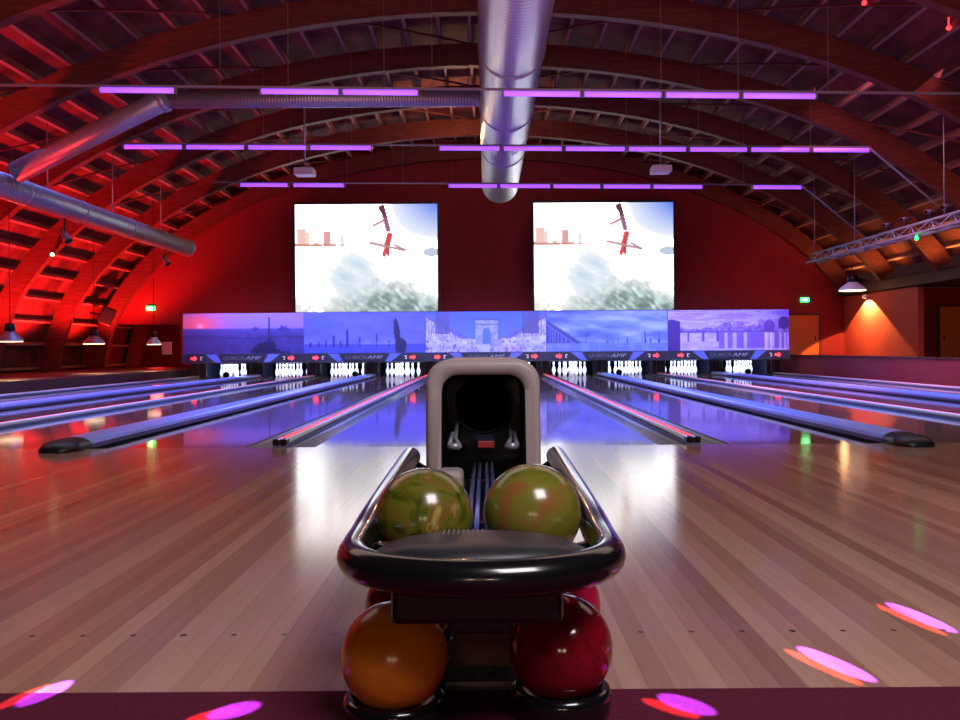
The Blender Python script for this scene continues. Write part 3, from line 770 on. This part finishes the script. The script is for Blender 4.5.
# dark inside of the hood with its round ball exit
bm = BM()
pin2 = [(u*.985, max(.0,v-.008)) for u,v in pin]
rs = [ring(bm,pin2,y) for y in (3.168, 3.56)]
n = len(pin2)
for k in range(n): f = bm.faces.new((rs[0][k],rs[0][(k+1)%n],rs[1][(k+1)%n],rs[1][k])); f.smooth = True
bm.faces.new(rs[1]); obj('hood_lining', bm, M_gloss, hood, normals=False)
bm = BM(); lathe(bm, [(.128,3.552),(.128,3.53),(.112,3.53),(.112,3.56)], 40, (BX,0,.55), 'y'); obj('exit_collar', bm, M_dark, hood)
bm = BM(); lathe(bm, [(.112,3.535),(0,3.54)], 40, (BX,0,.55), 'y'); obj('exit_opening', bm, M_void, hood)
for s in (-1,1):
    bm = BM(); tube(bm, [(BX+s*.10,3.45,.50),(BX+s*.105,3.3,.43),(BX+s*.085,3.22,.41)], .008, 8); tube(bm, [(BX+s*.085,3.22,.41),(BX+s*.125,3.22,.41)], .014, 8); tube(bm, [(BX+s*.125,3.22,.41),(BX+s*.115,3.3,.45)], .008, 8); obj('ball_stop', bm, M_steel, t)
bm = BM(); box(bm, BX-.02, BX+.04, 3.2, 3.215, .405, .43, .003); obj('red_sticker', bm, mat('red_sticker_plastic', (140,24,24), .4), t)
bm = BM(); box(bm, BX-.16, BX-.07, 3.02, 3.15, .24, .345, .02, 3); obj('hood_foot', bm, M_hood, t)
# U shaped rail
def rail_path():
    pts = [(-.257,3.12,.384),(-.256,2.6,.378),(-.255,2.05,.369)]
    c = [(-.257,2.05),(-.257,1.90),(-.257,1.80),(-.24,1.71),(-.185,1.635),(-.10,1.592),(0,1.578)]
    # smooth corner
    ctrl = [(-.254,1.92),(-.253,1.83),(-.252,1.76),(-.247,1.705),(-.222,1.645),(-.165,1.59),(-.085,1.556),(0,1.546)]
    left = pts + [(x,y,.361) for x,y in ctrl]
    return [(x+BX,y,z) for x,y,z in left] + [(-x+BX,y,z) for x,y,z in left[-2::-1]]
cu = bpy.data.curves.new('p','CURVE'); cu.dimensions='3D'; s_ = cu.splines.new('NURBS'); rp = rail_path(); s_.points.add(len(rp)-1)
for q, p in zip(s_.points, rp): q.co = (*p,1)
s_.use_endpoint_u = True; s_.order_u = 3; s_.resolution_u = 6; cu.bevel_depth = .0345; cu.bevel_resolution = 6; cu.use_fill_caps = True
tmp = bpy.data.objects.new('p', cu); COL.objects.link(tmp)
me = bpy.data.meshes.new_from_object(tmp.evaluated_get(bpy.context.evaluated_depsgraph_get()))
bm = BM(); bm.from_mesh(me); bpy.data.objects.remove(tmp); bpy.data.curves.remove(cu)
for f in bm.faces: f.smooth = len(f.verts) == 4
front = BM()
obj('guard_rail', bm, M_chrome, t)
front.free()
# padded front lid
bm = BM()
nx, ny = 32, 12
def lid_xy(u, v):   # u -1..1 across, v 0..1 front->back
    hw = .214
    x = u*hw
    yf = 1.585 + .10*abs(u)**2.4; yb = 1.80 - .065*abs(u)**2.2 
    return x, yf + (yb-yf)*v
g = [[None]*(nx+1) for _ in range(ny+1)]
for j in range(ny+1):
    for i in range(nx+1):
        u = -1+2*i/nx; v = j/ny; x, yy = lid_xy(u, v)
        e = min(1., min(v,1-v)*5)**.5 * min(1., (1-abs(u))*3)**.6
        g[j][i] = bm.verts.new((BX+x, yy, .366 + .022*e + .016*(1-u*u)))
for j in range(ny):
    for i in range(nx): f = bm.faces.new((g[j][i],g[j][i+1],g[j+1][i+1],g[j+1][i])); f.smooth = True
bot = [[bm.verts.new((g[j][i].co.x, g[j][i].co.y, .345)) for i in range(nx+1)] for j in (0,ny)]
for i in range(nx):
    bm.faces.new((g[0][i],g[0][i+1],bot[0][i+1],bot[0][i])); bm.faces.new((g[ny][i+1],g[ny][i],bot[1][i],bot[1][i+1])); bm.faces.new((bot[0][i],bot[0][i+1],bot[1][i+1],bot[1][i]))
lid = obj('front_pad', bm, M_pad, t)
for k in range(9):
    x = BX-.075+k*.0095; bm = BM(); box(bm, x, x+.0035, 1.715, 1.76, .398, .4048); obj('vent_rib', bm, mat('vent_grey', (96,98,104), .45), lid)
# struts tying the pad to the rail, undertray and pedestal
bm = BM(); box(bm, BX-.165, BX+.15, 1.60, 1.80, .262, .352, .012); obj('front_housing', bm, M_dark, t)
bm = BM(); box(bm, BX-.06, BX+.06, 1.66, 3.2, .225, .268, .008); obj('spine', bm, M_dark, t)
for s in (-1,1):
    bm = BM(); tube(bm, [(BX+s*.14,1.78,.345),(BX+s*.25,1.84,.36)], .012, 8); obj('strut', bm, M_gloss, t)
    bm = BM(); tube(bm, [(BX+s*.118,3.05,.30),(BX+s*.255,3.09,.375)], .012, 8); obj('strut', bm, M_gloss, t)
    bm = BM(); box(bm, BX+s*.118-.055, BX+s*.118+.055, 1.80, 3.2, .268, .285, .006); obj('ball_tray', bm, M_dark, t)
    bm = BM(); box(bm, BX+s*.14-.03, BX+s*.14+.03, 2.42, 2.5, .028, .27, .004); obj('column', bm, M_dark, t)
    bm = BM(); box(bm, BX+s*.175-.09, BX+s*.175+.09, 1.92, 3.2, .003, .029, .006); obj('base_runner', bm, M_dark, t)
    for xx, yy in (((-.192,1.80) if s < 0 else (.152,1.845)), (BX+s*.178, 2.15)):
        bm = BM(); lathe(bm, [(.0,.003),(.10,.003),(.104,.02),(.105,.045),(.102,.058),(.092,.064),(.082,.058),(.07,.042),(.05,.031),(.0,.029)], 36, (xx,yy,0)); obj('ball_cup', bm, M_gloss, t)
for dx in (-.033,-.014,.012,.031):
    bm = BM(); tube(bm, [(BX+dx,1.80,.335),(BX+dx,3.3,.335)], .0065, 8); obj('track_rod', bm, mat('blue_lit_steel', (120,140,230), .25, metal=.7), t)  # blue of the reflected light put into the rods' base colour
bm = BM(); box(bm, BX-.05, BX+.05, 2.2, 2.24, .262, .33); box(bm, BX-.05, BX+.05, 2.9, 2.94, .262, .33); obj('rod_bracket', bm, M_dark, t)
bm = BM(); box(bm, BX-.10, BX+.10, 1.99, 2.09, .0, .012, .002); cb = obj('cross_plate', bm, mat('grey_steel_plate', (120,118,124), .45, metal=.5), t)
for px in (467,490):
    x = X(px, 2.03); bm = BM(); lathe(bm, [(0,.022),(.007,.022),(.009,.018),(.009,.012)], 12, (x,2.03,0)); obj('bolt', bm, M_dark, cb)

# ------------------------------------------------------------------ balls on the return
R_B = .1085
olive = marble('olive_marble', [(.28,(34,36,8)),(.42,(70,76,18)),(.53,(96,96,28)),(.62,(112,78,36)),(.74,(160,140,70))], 9, 2.2)
olive2 = marble('olive_marble_brown', [(.25,(56,48,12)),(.40,(92,96,26)),(.52,(112,108,38)),(.62,(132,82,44)),(.8,(146,132,66))], 6.5, 1.6)
orange = marble('orange_marble', [(.3,(214,104,18)),(.5,(228,132,28)),(.66,(218,116,22)),(.8,(190,50,24))], 5, 1.5, .24)
redm = marble('crimson_marble', [(.3,(92,8,22)),(.5,(128,14,30)),(.68,(110,10,28)),(.85,(176,50,58))], 7, 2.5, .12)
def ball(x, y, z, m, lab, rot):
    bm = BM(); sphere(bm, (0,0,0), R_B, 64, 40)
    o = obj('bowling_ball', bm, m, None); o.location = (x,y,z); o.rotation_euler = rot; return tag(o, lab, 'bowling ball', 'bowling balls on the ball return')
ball(BX-.127, 1.945, .394, olive, 'olive green marbled bowling ball on the upper left of the ball return', (.3,.2,1.1))
ball(BX+.112, 1.955, .4005, olive2, 'olive bowling ball with a brown patch on the upper right of the ball return', (1.3,.4,2.3))
ball(-.192, 1.80, .1395, orange, 'orange bowling ball in the lower left front cup of the ball return', (.2,1.,.3))
ball(.152, 1.845, .1395, redm, 'dark red marbled bowling ball in the lower right front cup of the ball return', (.9,.1,.7))
ball(BX-.178, 2.15, .1395, redm, 'red bowling ball mostly hidden behind the orange one on the lower left', (.1,.8,1.9))
ball(BX+.178, 2.15, .1395, marble('red_violet_marble', [(.3,(128,12,40)),(.6,(160,20,58))], 6, 2), 'red bowling ball mostly hidden behind the dark red one on the lower right', (1.7,.6,.2))

# ------------------------------------------------------------------ lighting
# red floods low on the left platform, washing the vault and the end wall
for y in (11., 13.6, 17.4, 20.2, 23.2, 26.2):
    light('SPOT', 'red_flood', (-11.2, y, .4), (-11.35, y+.2, 3.4), 2100, (255,44,40), .2, spot=112, blend=.5)
light('POINT', 'red_flood', (-11.0, 29.4, .7), None, 50, (255,40,36), .2)
light('SPOT', 'red_flood_wall', (-9.2, 25.2, .8), (-8.6, 27.9, 3.2), 190, (255,60,64), .25, spot=120, blend=1.)
light('SPOT', 'red_flood_wall', (9.0, 25.0, 2.3), (8.6, 27.9, 3.8), 120, (255,100,92), .2, spot=110, blend=1.)
# amber floods on the right beam
for y in (15., 18., 21., 24., 26.5):
    light('SPOT', 'amber_flood', (10.9, y, 2.8), (11.0, y+.3, 4.2), 75, (255,170,84), .15, spot=150, blend=.8)
# warm worklight above the duct
light('POINT', 'warm_roof_light', (-.6, 22.7, 6.1), None, 170, (255,190,130), .15)
# mural wash and pin lights
light('AREA', 'mural_wash', (0, 21.6, 3.7), (0, 23.8, 1.1), 340, (190,206,255), 16, .25, spread=60)
for k in range(-5, 5):
    c = (k+.5)*P; light('AREA', 'pin_light', (c, 25.0, .46), (c, 25.7, .2), 22, (205,220,255), 1.0, .06, spread=130)
# lane ultraviolet glow
light('AREA', 'lane_wash', (0, 15.5, 4.3), (0, 15.6, 0), 1400, (120,140,255), 17, 13, spread=90)
# house light over the approach and dim wash on the roof
light('AREA', 'approach_light', (0, 9.0, 5.6), (0, 8.0, 0), 230, (255,222,210), 18, 4)
light('AREA', 'approach_light', (1.7, -1.2, 5.0), (.3, 2.8, .2), 330, (250,240,244), 2.1, 2.1)
for xx in (-.62, .5): light('POINT', 'front_fill', (xx, -4.2, 1.25), None, 42, (255,220,190), .14)  # unseen low fill behind the camera, added to brighten the lower balls
light('AREA', 'roof_wash', (0, 9, 2.2), (0, 13, 7), 190, (255,150,142), 14, 4, spread=150)
# unseen fill lights, added to brighten the doors and low wall on the right
light('POINT', 'aisle_fill', (10.4, 25.6, 2.3), None, 14, (255,170,110), .1)
light('POINT', 'aisle_fill', (14.2, 24.5, 2.4), None, 40, (255,170,110), .1)
light('AREA', 'aisle_wash', (6.0, 16, 4.2), (9., 18, .4), 150, (255,140,160), 3, 8, spread=100)
# magenta effect beams
def beam(x, y, dx, dy, L, w, col, e):
    src = Vector((x - dx*.4, y - dy*2. + 3.0, 4.45)); tgt = Vector((x, y, 0)); d = tgt-src
    l = bpy.data.lights.new('effect_beam', 'SPOT'); l.energy = e; l.color = lin(col); l.spot_size = math.radians(2.4); l.spot_blend = .25; l.shadow_soft_size = .005
    o = bpy.data.objects.new('effect_beam', l); COL.objects.link(o); o.location = src
    q = d.normalized(); zz = -q; ln = Vector((dx,dy,0)); yy = (ln - q*ln.dot(q)).normalized(); xx = yy.cross(zz).normalized()
    dist = d.length; full = 2*math.tan(math.radians(1.2))*dist
    M = Matrix((xx,yy,zz)).transposed().to_4x4(); sl = (ln.normalized() - q*ln.normalized().dot(q)).length
    o.matrix_world = Matrix.Translation(src) @ M @ Matrix.Diagonal((w/full, L*sl/full, 1, 1))
for (ax, ay), (bx, by) in (((790,650),(868,686)),((880,606),(950,637)),((4,706),(60,680)),((196,718),(248,706)),((650,700),(706,718))):
    d0, d1 = F*H/(ay-CY), F*H/(by-CY); p = Vector((X(ax,d0), d0)); q = Vector((X(bx,d1), d1)); m_ = (p+q)/2; v = q-p
    if v.y > 0: v = -v
    L_ = v.length+.015; v.normalize()
    beam(m_.x+.016, m_.y+.01, v.x, v.y, L_, .062, (150,84,255), 48000)
    beam(m_.x-.022, m_.y-.01, v.x, v.y, L_, .04, (255,84,70), 19000)
# downlight of the right hand wall
light('SPOT', 'sconce_light', (11.14, 26.2, 2.24), (11.4, 26.2, 1.2), 800, (255,160,84), .012, spot=120, blend=.05)

w = bpy.data.worlds.new('World'); SC.world = w; w.use_nodes = True
w.node_tree.nodes['Background'].inputs[0].default_value = (.05,.018,.022,1); w.node_tree.nodes['Background'].inputs[1].default_value = .5

# ------------------------------------------------------------------ camera
cam = bpy.data.cameras.new('camera'); cam.sensor_width = 36; cam.lens = F*36/960; cam.clip_start = .05; cam.clip_end = 200
cam.shift_x = (480-CX)/960; cam.shift_y = (CY-360)/960
co = bpy.data.objects.new('camera', cam); COL.objects.link(co); co.location = (0,0,H); co.rotation_euler = (PI/2, math.radians(.4), 0)
SC.camera = co
SC.view_settings.view_transform = 'Standard'; SC.view_settings.look = 'None'; SC.view_settings.gamma = 1; SC.view_settings.exposure = 0
SC.cycles.use_denoising = True
